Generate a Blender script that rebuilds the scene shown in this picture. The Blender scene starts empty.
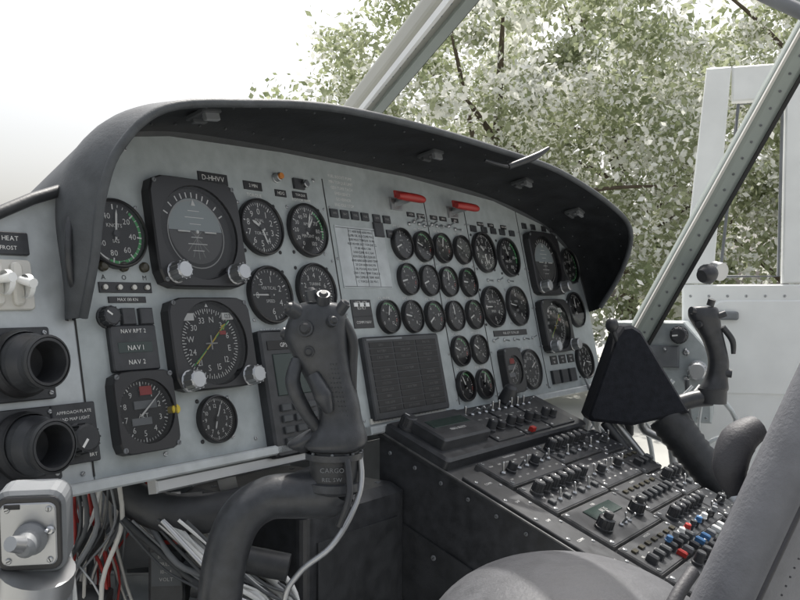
import bpy, math, random
import numpy as np
from mathutils import Matrix, Vector
random.seed(7); rng=np.random.default_rng(11)
S=bpy.context.scene
S.view_settings.view_transform='Standard'; S.view_settings.look='None'; S.view_settings.exposure=0
# ------------------------------------------------------------------ materials
MATS={}
def mat(name,col,rough=.5,metal=0,var=.0,bump=.0,scale=40,spec=.5,coat=0):
    m=bpy.data.materials.new(name); m.use_nodes=True; nt=m.node_tree; b=nt.nodes['Principled BSDF']
    b.inputs['Base Color'].default_value=(*col,1); b.inputs['Roughness'].default_value=rough
    b.inputs['Metallic'].default_value=metal; b.inputs['Specular IOR Level'].default_value=spec
    b.inputs['Coat Weight'].default_value=coat
    if var or bump:
        tc=nt.nodes.new('ShaderNodeTexCoord'); n=nt.nodes.new('ShaderNodeTexNoise'); n.inputs['Scale'].default_value=scale
        n.inputs['Detail'].default_value=4; n.inputs['Roughness'].default_value=.65
        nt.links.new(tc.outputs['Object'],n.inputs['Vector'])
        if var:
            r=nt.nodes.new('ShaderNodeValToRGB'); r.color_ramp.elements[0].position=.3; r.color_ramp.elements[1].position=.7
            r.color_ramp.elements[0].color=(*[c*(1-var) for c in col],1); r.color_ramp.elements[1].color=(*[min(1,c*(1+var)) for c in col],1)
            n2=nt.nodes.new('ShaderNodeTexNoise'); n2.inputs['Scale'].default_value=scale*.2; n2.inputs['Detail'].default_value=5
            nt.links.new(tc.outputs['Object'],n2.inputs['Vector'])
            nt.links.new(n2.outputs['Fac'],r.inputs['Fac']); nt.links.new(r.outputs['Color'],b.inputs['Base Color'])
            mr=nt.nodes.new('ShaderNodeMapRange'); mr.inputs['To Min'].default_value=max(.05,rough-.12); mr.inputs['To Max'].default_value=min(1,rough+.12)
            nt.links.new(n2.outputs['Fac'],mr.inputs['Value']); nt.links.new(mr.outputs['Result'],b.inputs['Roughness'])
        if bump:
            bp=nt.nodes.new('ShaderNodeBump'); bp.inputs['Strength'].default_value=bump; bp.inputs['Distance'].default_value=.001
            nt.links.new(n.outputs['Fac'],bp.inputs['Height']); nt.links.new(bp.outputs['Normal'],b.inputs['Normal'])
    MATS[name]=m; return m
mat('panel_grey',(.37,.405,.41),.40,0,.10,.15,300)
mat('frame_silver',(.47,.50,.51),.4,.2,.14,.1,200)
mat('black',(.034,.036,.039),.45,0,.35,.15,300)
mat('face_black',(.020,.020,.021),.6)
mat('bezel_black',(.024,.024,.026),.36,0,.2)
mat('satin_black',(.036,.038,.042),.38,0,.3,.2,300)
mat('grip_black',(.042,.045,.050),.34,0,.25,.25,500)
mat('rubber',(.034,.036,.039),.5,0,.3,.3,200)
mat('groove',(.03,.03,.03),.8)
mat('worn_edge',(.13,.13,.13),.5,.3,.3,0,300)
mat('white_mark',(.74,.74,.72),.6)
mat('dim_mark',(.34,.34,.33),.6)
mat('white_paint',(.80,.81,.80),.35,0,.05,.05,60)
mat('ivory',(.60,.59,.55),.4,0,.08)
mat('chrome',(.50,.51,.52),.28,1)
mat('alu',(.45,.46,.47),.38,.85,.15)
mat('red',(.36,.025,.02),.4); mat('yellow',(.6,.45,.04),.5); mat('green_mark',(.05,.36,.10),.5)
mat('blue',(.05,.15,.32),.4); mat('orange',(.55,.20,.04),.5)
mat('adi_sky',(.30,.34,.35),.5); mat('adi_ground',(.085,.085,.085),.5)
mat('hood_inside',(.017,.019,.022),.75,0,.45,.4,120,.3)
mat('hood_skin',(.065,.071,.077),.6,0,.25,.5,250)
mat('vinyl',(.15,.153,.165),.5,0,.12,.6,300)
mat('vinyl_top',(.075,.077,.083),.55,0,.15,.6,300,.35)  # same seat vinyl, darkened in colour to offset sun on the dome
mat('vinyl_dark',(.04,.04,.045),.6,0,.1,.5,400)
mat('post_paint',(.32,.36,.335),.45,0,.12,.1,30)
mat('post_ivory',(.42,.42,.37),.45,0,.10,.1,30)
mat('dark_grey',(.06,.065,.07),.6,0,.3,.3,60)
mat('mid_grey',(.17,.18,.19),.55,0,.3,.3,60)
mat('fabric',(.02,.022,.028),.85,0,.25,.6,500,.2)
mat('concrete',(.32,.32,.30),.9,0,.15,.3,3)
mat('bark',(.09,.07,.05),.9,0,.3,.8,20)
mat('display',(.03,.045,.04),.15)
mat('lamp_dark',(.05,.045,.03),.3)
g=bpy.data.materials.new('cover_glass'); g.use_nodes=True; nt=g.node_tree; nt.nodes.clear()
o=nt.nodes.new('ShaderNodeOutputMaterial'); mx=nt.nodes.new('ShaderNodeMixShader'); tr=nt.nodes.new('ShaderNodeBsdfTransparent'); gl=nt.nodes.new('ShaderNodeBsdfGlossy'); fr=nt.nodes.new('ShaderNodeFresnel')
gl.inputs['Roughness'].default_value=.06; fr.inputs['IOR'].default_value=1.40
nt.links.new(fr.outputs[0],mx.inputs[0]); nt.links.new(tr.outputs[0],mx.inputs[1]); nt.links.new(gl.outputs[0],mx.inputs[2]); nt.links.new(mx.outputs[0],o.inputs[0])
MATS['glass']=g
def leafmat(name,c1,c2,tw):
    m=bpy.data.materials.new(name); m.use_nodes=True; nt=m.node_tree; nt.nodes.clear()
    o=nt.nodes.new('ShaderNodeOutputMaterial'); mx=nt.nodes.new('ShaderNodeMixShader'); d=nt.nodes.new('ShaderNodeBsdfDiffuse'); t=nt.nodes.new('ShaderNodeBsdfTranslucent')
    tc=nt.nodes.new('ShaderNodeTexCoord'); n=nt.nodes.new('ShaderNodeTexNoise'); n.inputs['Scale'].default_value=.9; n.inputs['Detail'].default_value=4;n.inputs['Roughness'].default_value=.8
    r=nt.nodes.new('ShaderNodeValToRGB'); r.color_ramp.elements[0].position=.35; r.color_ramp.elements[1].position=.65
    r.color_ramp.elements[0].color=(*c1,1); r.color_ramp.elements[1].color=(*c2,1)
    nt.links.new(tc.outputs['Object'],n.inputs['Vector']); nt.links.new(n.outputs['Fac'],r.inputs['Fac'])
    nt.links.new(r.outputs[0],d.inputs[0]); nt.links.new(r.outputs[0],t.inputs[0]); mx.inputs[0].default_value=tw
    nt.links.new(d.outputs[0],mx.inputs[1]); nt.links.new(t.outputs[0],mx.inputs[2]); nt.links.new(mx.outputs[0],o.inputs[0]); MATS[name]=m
leafmat('blown_out_leaf',(.22,.26,.14),(.47,.50,.34),.4)  # leaf tones paled: overexposed daylight is put into the colour
leafmat('blown_out_blossom',(.78,.79,.73),(.86,.86,.82),.3)  # white blossom that also paints in the overexposed brightness of the foliage
# ------------------------------------------------------------------ glyphs
CH="ABCDEFGHIJKLMNOPQRSTUVWXYZ0123456789-./"
GL={}
objs=[]
for c in CH:
    cu=bpy.data.curves.new('g','FONT'); cu.body=c; cu.size=1; cu.resolution_u=2
    ob=bpy.data.objects.new('g',cu); S.collection.objects.link(ob); objs.append(ob)
dg=bpy.context.evaluated_depsgraph_get(); dg.update()
for c,ob in zip(CH,objs):
    me=bpy.data.meshes.new_from_object(ob.evaluated_get(dg))
    vs=[(v.co.x,v.co.y) for v in me.vertices]; x0=min(v[0] for v in vs); x1=max(v[0] for v in vs)
    GL[c]=([(a-x0,b) for a,b in vs],[tuple(p.vertices) for p in me.polygons],x1-x0)
    bpy.data.meshes.remove(me)
for ob in objs:
    cu=ob.data; bpy.data.objects.remove(ob); bpy.data.curves.remove(cu)
# ------------------------------------------------------------------ mesh builder
class MB:
    def __init__(s,frame=None): s.v=[];s.f=[];s.m=[];s.s=[];s.ml=[];s.F=frame or Matrix.Identity(4)
    def add(s,vs,fs,m,smooth=False,F=None):
        M=s.F@F if F is not None else s.F
        b=len(s.v); s.v+= [M@Vector(p) for p in vs]
        if m not in s.ml: s.ml.append(m)
        i=s.ml.index(m)
        for f in fs: s.f.append(tuple(b+k for k in f)); s.m.append(i); s.s.append(smooth)
    def prism(s,out,z0,z1,m,c=0,F=None):
        n=len(out); cx=sum(p[0] for p in out)/n; cy=sum(p[1] for p in out)/n
        rings=[[(x,y,z0) for x,y in out],[(x,y,z1-c) for x,y in out]]
        if c:
            w=max(p[0] for p in out)-min(p[0] for p in out); h=max(p[1] for p in out)-min(p[1] for p in out)
            kx=1-2*c/w; ky=1-2*c/h
            rings.append([(cx+(x-cx)*kx,cy+(y-cy)*ky,z1) for x,y in out])
        vs=sum(rings,[]); fs=[]
        for r in range(len(rings)-1):
            for i in range(n): j=(i+1)%n; fs.append((r*n+i,r*n+j,(r+1)*n+j,(r+1)*n+i))
        fs.append(tuple(range((len(rings)-1)*n,len(rings)*n))); fs.append(tuple(reversed(range(n))))
        s.add(vs,fs,m,False,F)
    def rr(s,x,y,w,h,r=0,k=4):
        if r<=0: return [(x-w/2,y-h/2),(x+w/2,y-h/2),(x+w/2,y+h/2),(x-w/2,y+h/2)]
        o=[]
        for cx,cy,a in ((x+w/2-r,y-h/2+r,-90),(x+w/2-r,y+h/2-r,0),(x-w/2+r,y+h/2-r,90),(x-w/2+r,y-h/2+r,180)):
            for i in range(k+1):
                t=math.radians(a+90*i/k); o.append((cx+r*math.cos(t),cy+r*math.sin(t)))
        return o
    def plate(s,x,y,w,h,z0,z1,m,c=.0008,r=0,F=None): s.prism(s.rr(x,y,w,h,r),z0,z1,m,c,F)
    def lathe(s,prof,x,y,m,n=24,F=None,z=0):
        for (r0,a),(r1,b) in zip(prof[:-1],prof[1:]):
            vs=[];fs=[]
            for i in range(n):
                t=2*math.pi*i/n; vs.append((x+r0*math.cos(t),y+r0*math.sin(t),z+a))
            if r1>1e-7:
                for i in range(n):
                    t=2*math.pi*i/n; vs.append((x+r1*math.cos(t),y+r1*math.sin(t),z+b))
                fs=[(i,(i+1)%n,n+(i+1)%n,n+i) for i in range(n)]
            else:
                vs.append((x,y,z+b)); fs=[(i,(i+1)%n,n) for i in range(n)]
            s.add(vs,fs,m,True,F)
    def band(s,x,y,r0,r1,a0,a1,z,m,n=24,F=None):
        vs=[];fs=[]
        for i in range(n+1):
            t=math.radians(a0+(a1-a0)*i/n); vs+=[(x+r0*math.sin(t),y+r0*math.cos(t),z),(x+r1*math.sin(t),y+r1*math.cos(t),z)]
        fs=[(2*i,2*i+1,2*i+3,2*i+2) for i in range(n)]
        s.add(vs,fs,m,False,F)
    def disc(s,x,y,r,z,m,n=32,F=None): s.add([(x+r*math.cos(2*math.pi*i/n),y+r*math.sin(2*math.pi*i/n),z) for i in range(n)],[tuple(range(n))],m,False,F)
    def tick(s,x,y,a,r0,r1,w,z,m,w1=None,F=None):
        w1=w if w1 is None else w1; t=math.radians(a); d=(math.sin(t),math.cos(t)); p=(math.cos(t),-math.sin(t))
        s.add([(x+d[0]*r0-p[0]*w/2,y+d[1]*r0-p[1]*w/2,z),(x+d[0]*r0+p[0]*w/2,y+d[1]*r0+p[1]*w/2,z),(x+d[0]*r1+p[0]*w1/2,y+d[1]*r1+p[1]*w1/2,z),(x+d[0]*r1-p[0]*w1/2,y+d[1]*r1-p[1]*w1/2,z)],[(0,1,2,3)],m,False,F)
    def text(s,st,x,y,size,z,m='white_mark',F=None):
        st=str(st).upper(); W=sum((.3 if c not in GL else GL[c][2]+.1) for c in st)*size; cx=x-W/2
        for c in st:
            if c not in GL: cx+=.3*size; continue
            vs,fs,w=GL[c]; s.add([(cx+a*size,y+(b-.35)*size,z) for a,b in vs],fs,m,False,F); cx+=(w+.1)*size
    def tube(s,path,rad,m,n=12,F=None,smoothpath=True):
        P=[Vector(p) for p in path]; R=rad if isinstance(rad,(list,tuple)) else [rad]*len(P)
        if smoothpath and len(P)>2:
            Q=[];RR=[]
            for i in range(len(P)-1):
                p0=P[max(i-1,0)];p1=P[i];p2=P[i+1];p3=P[min(i+2,len(P)-1)]
                for k in range(6):
                    t=k/6; Q.append(.5*((2*p1)+(p2-p0)*t+(2*p0-5*p1+4*p2-p3)*t*t+(3*p1-p0-3*p2+p3)*t**3)); RR.append(R[i]*(1-t)+R[i+1]*t)
            Q.append(P[-1]);RR.append(R[-1]); P,R=Q,RR
        vs=[];up=None
        for i,p in enumerate(P):
            T=(P[min(i+1,len(P)-1)]-P[max(i-1,0)]).normalized()
            if up is None: up=T.orthogonal().normalized()
            up=(up-T*up.dot(T)).normalized(); w=T.cross(up)
            for k in range(n):
                a=2*math.pi*k/n; vs.append(p+(up*math.cos(a)+w*math.sin(a))*R[i])
        fs=[]
        for i in range(len(P)-1):
            for k in range(n): j=(k+1)%n; fs.append((i*n+k,i*n+j,(i+1)*n+j,(i+1)*n+k))
        s.add(vs,fs,m,True,F)
        s.add(vs[:n],[tuple(reversed(range(n)))],m,False,F); s.add(vs[-n:],[tuple(range(n))],m,False,F)
    def loft(s,secs,m,n=20,F=None,e=2.0,sub=4):
        A=[np.array(q,float) for q in secs]; Q=[]
        for i in range(len(A)-1):
            p0=A[max(i-1,0)];p1=A[i];p2=A[i+1];p3=A[min(i+2,len(A)-1)]
            for k in range(sub):
                t=k/sub; Q.append(.5*((2*p1)+(p2-p0)*t+(2*p0-5*p1+4*p2-p3)*t*t+(3*p1-p0-3*p2+p3)*t**3))
        Q.append(A[-1]); vs=[]
        for q in Q:
            for k in range(n):
                a=2*math.pi*k/n; c,sn=math.cos(a),math.sin(a)
                vs.append((q[0]+q[3]*math.copysign(abs(c)**(2/e),c),q[1]+q[4]*math.copysign(abs(sn)**(2/e),sn),q[2]))
        fs=[]
        for i in range(len(Q)-1):
            for k in range(n): j=(k+1)%n; fs.append((i*n+k,i*n+j,(i+1)*n+j,(i+1)*n+k))
        fs+=[tuple(reversed(range(n))),tuple(range((len(Q)-1)*n,len(Q)*n))]
        s.add(vs,fs,m,True,F)
    def ball(s,c,r,m,F=None,n=16):
        rx,ry,rz=r if isinstance(r,(tuple,list)) else (r,r,r); vs=[];fs=[];h=n//2
        for i in range(h+1):
            a=math.pi*i/h
            for k in range(n):
                b=2*math.pi*k/n; vs.append((c[0]+rx*math.sin(a)*math.cos(b),c[1]+ry*math.sin(a)*math.sin(b),c[2]+rz*math.cos(a)))
        for i in range(h):
            for k in range(n): j=(k+1)%n; fs.append((i*n+k,(i+1)*n+k,(i+1)*n+j,i*n+j))
        s.add(vs,fs,m,True,F)
    def screw(s,x,y,z=0,r=.0028,m='alu',F=None):
        s.lathe([(r,z),(r,z+.001),(r*.7,z+.0016),(0,z+.0016)],x,y,m,10,F); a=random.random()*180
        s.tick(x,y,a,-r*.65,r*.65,r*.25,z+.0018,'groove',None,F)
    def knob(s,x,y,r,h,m='satin_black',z=0,F=None,line=True,a=None):
        s.lathe([(r*1.15,z),(r*1.15,z+h*.2),(r,z+h*.25),(r*.95,z+h*.92),(r*.8,z+h),(0,z+h)],x,y,m,18,F)
        if r>.008:
            for i in range(12):
                t=2*math.pi*i/12; s.tube([(x+r*math.cos(t),y+r*math.sin(t),z+h*.25),(x+r*.95*math.cos(t),y+r*.95*math.sin(t),z+h*.92)],r*.09,m,5,F)
        if line:
            s.tick(x,y,random.uniform(-120,120) if a is None else a,r*.1,r*.78,r*.18,z+h+.0003,'white_mark',None,F)
    def toggle(s,x,y,z=0,k=1,F=None):
        s.lathe([(.0048*k,z),(.0048*k,z+.003*k),(.003*k,z+.005*k),(0,z+.005*k)],x,y,'chrome',10,F)
        d=random.choice((-1,1))*.005*k
        s.tube([(x,y,z+.003*k),(x,y+d,z+.017*k)],[.0014*k,.0024*k],'chrome',8,F); s.ball((x,y+d,z+.017*k),.0026*k,'chrome',F,8)
    def done(s,name,parent=None):
        lo=Vector([min(p[i] for p in s.v) for i in range(3)]); hi=Vector([max(p[i] for p in s.v) for i in range(3)]); c=(lo+hi)/2
        me=bpy.data.meshes.new(name); me.from_pydata([p-c for p in s.v],[],s.f)
        for k in s.ml: me.materials.append(MATS[k])
        me.polygons.foreach_set('material_index',s.m); me.polygons.foreach_set('use_smooth',s.s); me.update()
        ob=bpy.data.objects.new(name,me); S.collection.objects.link(ob)
        if parent is not None: ob.parent=parent; ob.location=c-Vector(parent['c'])
        else: ob.location=c
        ob['c']=tuple(c); return ob
def frame(o,x,y):
    x=Vector(x).normalized(); z=x.cross(Vector(y)).normalized(); y=z.cross(x)
    return Matrix(((x.x,y.x,z.x,o[0]),(x.y,y.y,z.y,o[1]),(x.z,y.z,z.z,o[2]),(0,0,0,1)))
U=(.592,.806,0)
PAN=frame((-.291,.95,-.125),U,(-.1676,.123,.978))      # instrument panel plane: x across, y up, z towards the crew
PED=frame((-.03,1.28,-.196),U,(-.749,.55,.372))        # pedestal top: x across, -y aft
# ------------------------------------------------------------------ instrument panel
P=MB(PAN)
main=[(-.062,-.063),(1.25,-.063),(1.255,.1),(1.24,.19),(1.2,.245),(1.1,.295),(.9,.33),(.6,.345),(.3,.345),(.1,.337),(.03,.325),(-.03,.29),(-.062,.243)]
P.prism(main,-.004,0,'panel_grey')
P.prism([(-.34,-.063),(-.063,-.063),(-.063,.243),(-.133,.2115),(-.34,.11)],-.004,-.0005,'frame_silver')
P.plate(.12,-.0695,.46,.012,-.02,.016,'frame_silver',.002); P.plate(-.22,-.0695,.2,.012,-.02,.016,'frame_silver',.002)
P.plate(.82,-.0695,.86,.012,-.02,.010,'frame_silver',.002)
P.plate(.16,-.0835,.30,.015,-.012,.004,'alu',.002)
for s in (.381,.648,.779,.985): P.plate(s,.13,.0022,.37,.0,.0006,'groove',.0002)
P.plate(-.0625,.09,.002,.30,0,.0006,'groove',.0002)
for s in (.374,.388,.642,.654,.773,.785,.979,.991):
    for t in (-.05,.03,.11,.19,.27): P.screw(s,t+random.uniform(-.004,.004),0,.0022)
for s in np.arange(-.3,-.07,.045): P.screw(float(s),-.055,0,.0025)
def circ_dial(name,x,y,d,nums,a0,a1,needles,sub=5,arcs=(),label='',bez=.90,screws=True,fs=.17,fm='face_black'):
    B=MB(PAN); r=d/2; ri=r*bez
    B.lathe([(r,0),(r,.007),(r*.97,.009),(ri*1.03,.0095),(ri,.008),(ri,.002)],x,y,'bezel_black',36)
    B.disc(x,y,ri,.0022,fm,36); z=.003
    for (b0,b1,mm) in arcs: B.band(x,y,ri*.86,ri*.95,b0,b1,z-.0002,mm,20)
    n=len(nums)
    if n>1:
        full=abs(a1-a0)>=359; segs=(n if full else n-1)
        for i in range(segs*sub+(0 if full else 1)):
            a=a0+(a1-a0)*i/(segs*sub); mj=i%sub==0
            B.tick(x,y,a,ri*(.78 if mj else .86),ri*.95,ri*(.045 if mj else .022),z,'white_mark')
        for i,t in enumerate(nums):
            a=math.radians(a0+(a1-a0)*i/segs); B.text(t,x+math.sin(a)*ri*.62,y+math.cos(a)*ri*.62,ri*2*fs,z)
    if label:
        for k,l in enumerate(label.split('|')): B.text(l,x,y+ri*(.27-.5*k) if k<2 else y,ri*.17,z,'dim_mark' if d<.06 else 'white_mark')
    for a,l,w in needles:
        B.tick(x,y,a,-ri*.2,ri*l*.8,ri*w,z+.0015,'white_mark'); B.tick(x,y,a,ri*l*.8,ri*l,ri*w,z+.0015,'white_mark',0)
    B.lathe([(ri*.11,z),(ri*.11,z+.003),(0,z+.003)],x,y,'bezel_black',12)
    B.disc(x,y,ri,.0072,'glass',32)
    if screws:
        for a in (45,135,225,315): B.screw(x+math.sin(math.radians(a))*r*1.17,y+math.cos(math.radians(a))*r*1.17,0,.0026,'bezel_black' if random.random()<.5 else 'alu')
    return B
for (x,y) in ((-.03,.27),(.03,.31),(.36,.06),(.36,.31),(.03,-.05),(.17,-.05),(.34,-.05),(.30,-.045)): P.screw(x,y,0,.0028)
def lab(x,y,w,h,txt,size=.0065,m='bezel_black'):
    P.plate(x,y,w,h,0,.0015,m,.0003)
    L=txt.split('|')
    for i,t in enumerate(L): P.text(t,x,y+(len(L)-1)*size*.65-i*size*1.3,size,.0019)
lab(.1615,.289,.05,.015,'D-HHVV',.010)
lab(.232,.287,.034,.012,'2 MIN'); lab(.285,.282,.022,.01,'HDG'); lab(.325,.283,.030,.010,'TORQUE',.005)
lab(.006,.128,.05,.007,'MAX 130 KN',.005)
P.knob(.280,.304,.0065,.010,'alu',0,None,False); P.lathe([(.0045,.010),(.0045,.013),(0,.0135)],.280,.304,'orange',14); P.knob(.335,.300,.006,.01,'chrome',0,None,False)
P.plate(.325,.300,.022,.016,0,.004,'satin_black')
for s,c in ((-.021,'A'),(.006,'O'),(.034,'M')):
    P.lathe([(.006,0),(.006,.004),(.004,.006),(0,.007)],s,.166,'lamp_dark',14); P.text(c,s,.154,.008,.0004,'groove')
lab(.006,.142,.07,.012,'',.006)
for s in (-.022,-.003,.016,.034): P.lathe([(.003,.0015),(.003,.004),(0,.0045)],s,.142,'ivory',10)
P.knob(-.0245,.108,.011,.014)
for s in (.002,.026): P.plate(s,.108,.018,.019,0,.006,'satin_black',.001)
P.plate(.004,.072,.062,.052,0,.007,'satin_black',.0015,.003); P.text('NAV RPT 2',.004,.091,.0065,.0074); P.text('NAV 1',.004,.072,.008,.0080); P.text('NAV 2',.004,.056,.0075,.0074)
P.plate(.004,.0725,.045,.012,.007,.0074,'display',.0002)
P.knob(.042,-.002,.006,.016,'yellow',0,None,False)
P.plate(.452,.195,.122,.098,0,.0012,'frame_silver',.0003)
ws=['TORQUE','ENG','OIL','TEMP','CLIMB','45.0','PSI','MAX','HOVER','ALT','2000','4000','6000','FT','KIAS','20','40','80','100','C','GW','11200']
for i in range(13):
    y=.236-i*.0066
    P.text(' '.join(random.choice(ws) for _ in range(5))[:24],.452,y,.0053,.0014,'groove')
for h in (.2405,.1485): P.plate(.452,h,.118,.0007,.0012,.0015,'groove',.0001)
for i in range(3):P.plate(.452-.03+i*.03,.195,.0006,.092,.0012,.0015,'groove',.0001)
for i,t in enumerate(['FUEL BOOST PUMP','MIN TORQUE LIMIT','GEN TURB TACH','EMERGENCY','GOVERNOR','ENG IDLE STOP']): P.text(t,.425,.322-i*.009,.0066,.0004,'white_mark')
for (x,y) in ((.395,.262),(.42,.262),(.445,.262),(.47,.262),(.5,.262),(.527,.262),(.53,.238)):
    P.plate(x,y,.018,.013,0,.003,'satin_black',.0006); P.text(random.choice(['FIRE','BAT','FUEL','XFD','RPM']),x,y,.0048,.0033,'dim_mark')
P.plate(.500,.243,.024,.024,0,.004,'satin_black',.001)
lab(.424,.115,.048,.026,'VOR ADF|ILS PLT|',.0065); lab(.424,.093,.048,.018,'COMM 1 NAV',.006)
for i in range(3): P.plate(.424-.014+i*.014,.12,.009,.006,.0015,.003,'white_paint',.0002)
for x in (.59,.605,.62,.635,.66,.675,.69,.715,.735): P.toggle(x,.262+random.uniform(-.003,.003),0,.8)
for x in (.60,.63,.67,.70,.74,.83,.87,.92): lab(x,.277,.022,.008,random.choice(['ENG 1','ENG 2','PART SEP','GOV','HYDR','IDLE']),.0045)
for x in (.80,.84,.875,.91,.95): P.plate(x,.266,.02,.012,0,.003,'satin_black',.0006)
for x in (.82,.86,.90): P.toggle(x,.166,0,.7)
for x in (1.01,1.05,1.10,1.14): P.plate(x,.286-.0,.018,.012,0,.003,'satin_black',.0006)
for x in (1.03,1.07,1.11): lab(x,.000,.03,.018,'NAV|SEL',.006)
for x in (1.02,1.06,1.10): P.plate(x,-.035,.03,.028,0,.006,'satin_black',.001)
lab(.87,.063,.13,.011,'FUEL QTY TOTAL LBS',.006)
for x in (.80,.84,.88,.92,.955): P.toggle(x,.050,0,.7)
EG=((.556,.222),(.556,.162),(.485,.100),(.550,.0995),(.614,.0985),(.617,.221),(.617,.161),(.677,.221),(.677,.16),(.678,.0985),(.676,.036),(.673,-.0255),(.7427,.221),(.7435,.16),(.744,.100),(.739,.036),(.736,-.0265))
for (x,y) in EG: P.text(random.choice(['OIL TEMP','FUEL PRESS','GAS PROD','ITT NO 1','XMSN OIL','DC AMPS','HYDR 1','OIL PRESS']),x,y+.0305,.0068,.0004,'white_mark')
for x,y,t in ((.8206,.265-.002+.0,''),(.233,.274,'TORQUE'),(.327,.276,'ROTOR RPM'),(.231,.0865,'RATE OF CLIMB'),(.8174,.067+.003,''),(.113,.132,''),(.918,.031,'BEARING'),(.60,.306,'FIRE PULL 1'),(.775,.306,'FIRE PULL 2')):
    if t: P.text(t,x,y,.0068,.0004,'white_mark')
P.plate(.504,.006,.200,.126,0,.010,'satin_black',.002,.003)
for c in range(3):
    for r in range(11):
        x=.504+(c-1)*.0605; y=.056-r*.0098
        P.plate(x,y,.057,.0082,.010,.0108,'face_black',.0004)
        if random.random()<.8: P.text(random.choice(['ENG 1 OIL','XMSN CHIP','FUEL LOW','GEN 1','INVERTER','HYDR 2','DOOR LOCK','BATTERY','EXT POWER','C BOX TEMP','CAUTION']),x,y,.005,.0112,'worn_edge')
P.plate(.455,.0645,.09,.003,.010,.0112,'mid_grey',.0002)
P.plate(.50,-.0565,.20,.0085,0,.003,'ivory',.0005)
for i in range(22): P.text(random.choice('ABHEFRT'),.408+i*.0088,-.0565,.006,.0034,'groove')
P.plate(.240,.002,.105,.165,0,.016,'satin_black',.003,.004); P.plate(.238,.025,.066,.055,.016,.0175,'display',.0008)
P.plate(.238,.064,.08,.012,.016,.017,'face_black',.0003); P.text('GPS/NAV',.238,.064,.008,.0174)
for i in range(4):
    for j in range(3): P.plate(.214+j*.024,-.018-i*.0145,.017,.009,.016,.020,'dark_grey',.001)
P.knob(.282,-.06,.010,.018,'satin_black',.016); P.knob(.282,.04,.007,.015,'satin_black',.016)
P.plate(-.0805,-.0132,.050,.062,-.0005,.006,'satin_black',.001,.002); P.text('APPROACH PLATE',-.0805,.009,.0046,.0064); P.text('AND MAP LIGHT',-.0805,.002,.0046,.0064)
P.knob(-.0805,-.020,.015,.02,'rubber',.006,None,True,-140); P.text('OFF',-.098,-.037,.005,.0064); P.text('BRT',-.064,-.037,.005,.0064)
P.plate(-.142,.186,.070,.024,-.0005,.004,'satin_black',.001,.002); P.text('HOT AIR HEAT',-.142,.191,.007,.0044); P.text('VENT DEFROST',-.142,.181,.006,.0044)
def tee(x,y):
    P.tube([(x,y,0),(x,y,.03)],.006,'alu',12); P.tube([(x-.036,y,.034),(x-.02,y,.036),(x+.02,y,.036),(x+.036,y,.034)],[.005,.007,.007,.005],'red',12)
    P.plate(x,y+.006,.066,.012,.024,.028,'red',.001); P.plate(x,y-.002,.03,.02,0,.004,'alu',.001)
tee(.560,.293); tee(.735,.293)
panel=P.done('instrument_panel')
def D(name,*a,**k): circ_dial(name,*a,**k).done(name,panel)
D('airspeed_gauge',.0,.204,.082,['','20','40','60','80','100','120','140'],0,335,[(8,.8,.07)],4,((40,200,'green_mark'),(205,300,'white_mark')),'KNOTS|IAS',fs=.13)
D('torque_gauge',.233,.228,.080,list('0123456789'),0,360,[(160,.72,.08),(-60,.5,.1)],5,(),'DUAL|TORQUE')
D('triple_tachometer',.327,.230,.080,['0','10','20','30','40','50','60','70','80','90','100'],-150,150,[(20,.8,.07),(35,.6,.07)],4,((30,110,'green_mark'),),'RPM|PERCENT',fs=.12)
D('vertical_speed_gauge',.231,.134,.080,['0','.5','1','2','4','6'],-90,170,[(-90,.85,.06)],5,(),'VERTICAL|SPEED')
D('turbine_gauge',.325,.141,.080,['0','1','2','3','4','5','6','7','8'],-140,140,[(-110,.8,.06)],5,(),'TURBINE|C',fs=.14)
D('clock',.109,-.0195,.058,['12','1','2','3','4','5','6','7','8','9','10','11'],0,360,[(25,.75,.06),(200,.5,.08)],5,(),'',fs=.13)
for i,(x,y) in enumerate(EG):
    D('engine_gauge',x,y,.0545,['0','','4','','8','','12'][:5+i%3],-130,130,[(random.uniform(-125,20),.85,.11)],4,((random.uniform(-60,-10),random.uniform(40,90),'green_mark'),(95,112,'red')) if i%3 else (),random.choice(['OIL|PSI','TEMP|C','FUEL|PSI','AMPS|DC','XMSN|OIL']),.88,False,.15)
D('torque_gauge',.8206,.220,.080,list('0123456789'),0,360,[(170,.72,.08),(-40,.5,.1)],5,(),'TORQUE|DUAL')
D('triple_tachometer',.913,.214,.080,['0','20','40','60','80','100'],-150,150,[(-20,.8,.07)],4,((30,110,'green_mark'),),'RPM|PERCENT',fs=.13)
D('vertical_speed_gauge',.8174,.114,.080,['0','.5','1','2','4','6'],-90,170,[(-90,.85,.06)],5,(),'VERTICAL|SPEED')
D('turbine_gauge',.912,.115,.080,['0','2','4','6','8'],-140,140,[(-80,.8,.06)],5,(),'FUEL|LBS',fs=.14)
D('radio_magnetic_indicator',.918,-.012,.080,['N','3','6','E','12','15','S','21','24','W','30','33'],20,380,[(60,.8,.08)],6,(),'',fs=.13)
D('airspeed_gauge',1.19,.205,.082,['','20','40','60','80','100','120','140'],0,335,[(8,.8,.07)],4,((40,200,'green_mark'),),'KNOTS|IAS',fs=.13)
D('turn_indicator',1.178,.105,.080,['L','','','R'],-60,60,[(0,.8,.09)],4,(),'TURN|2 MIN')
D('altimeter',1.172,-.010,.080,list('0123456789'),0,360,[(100,.85,.07),(230,.5,.12)],5,(),'ALT|')
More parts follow.
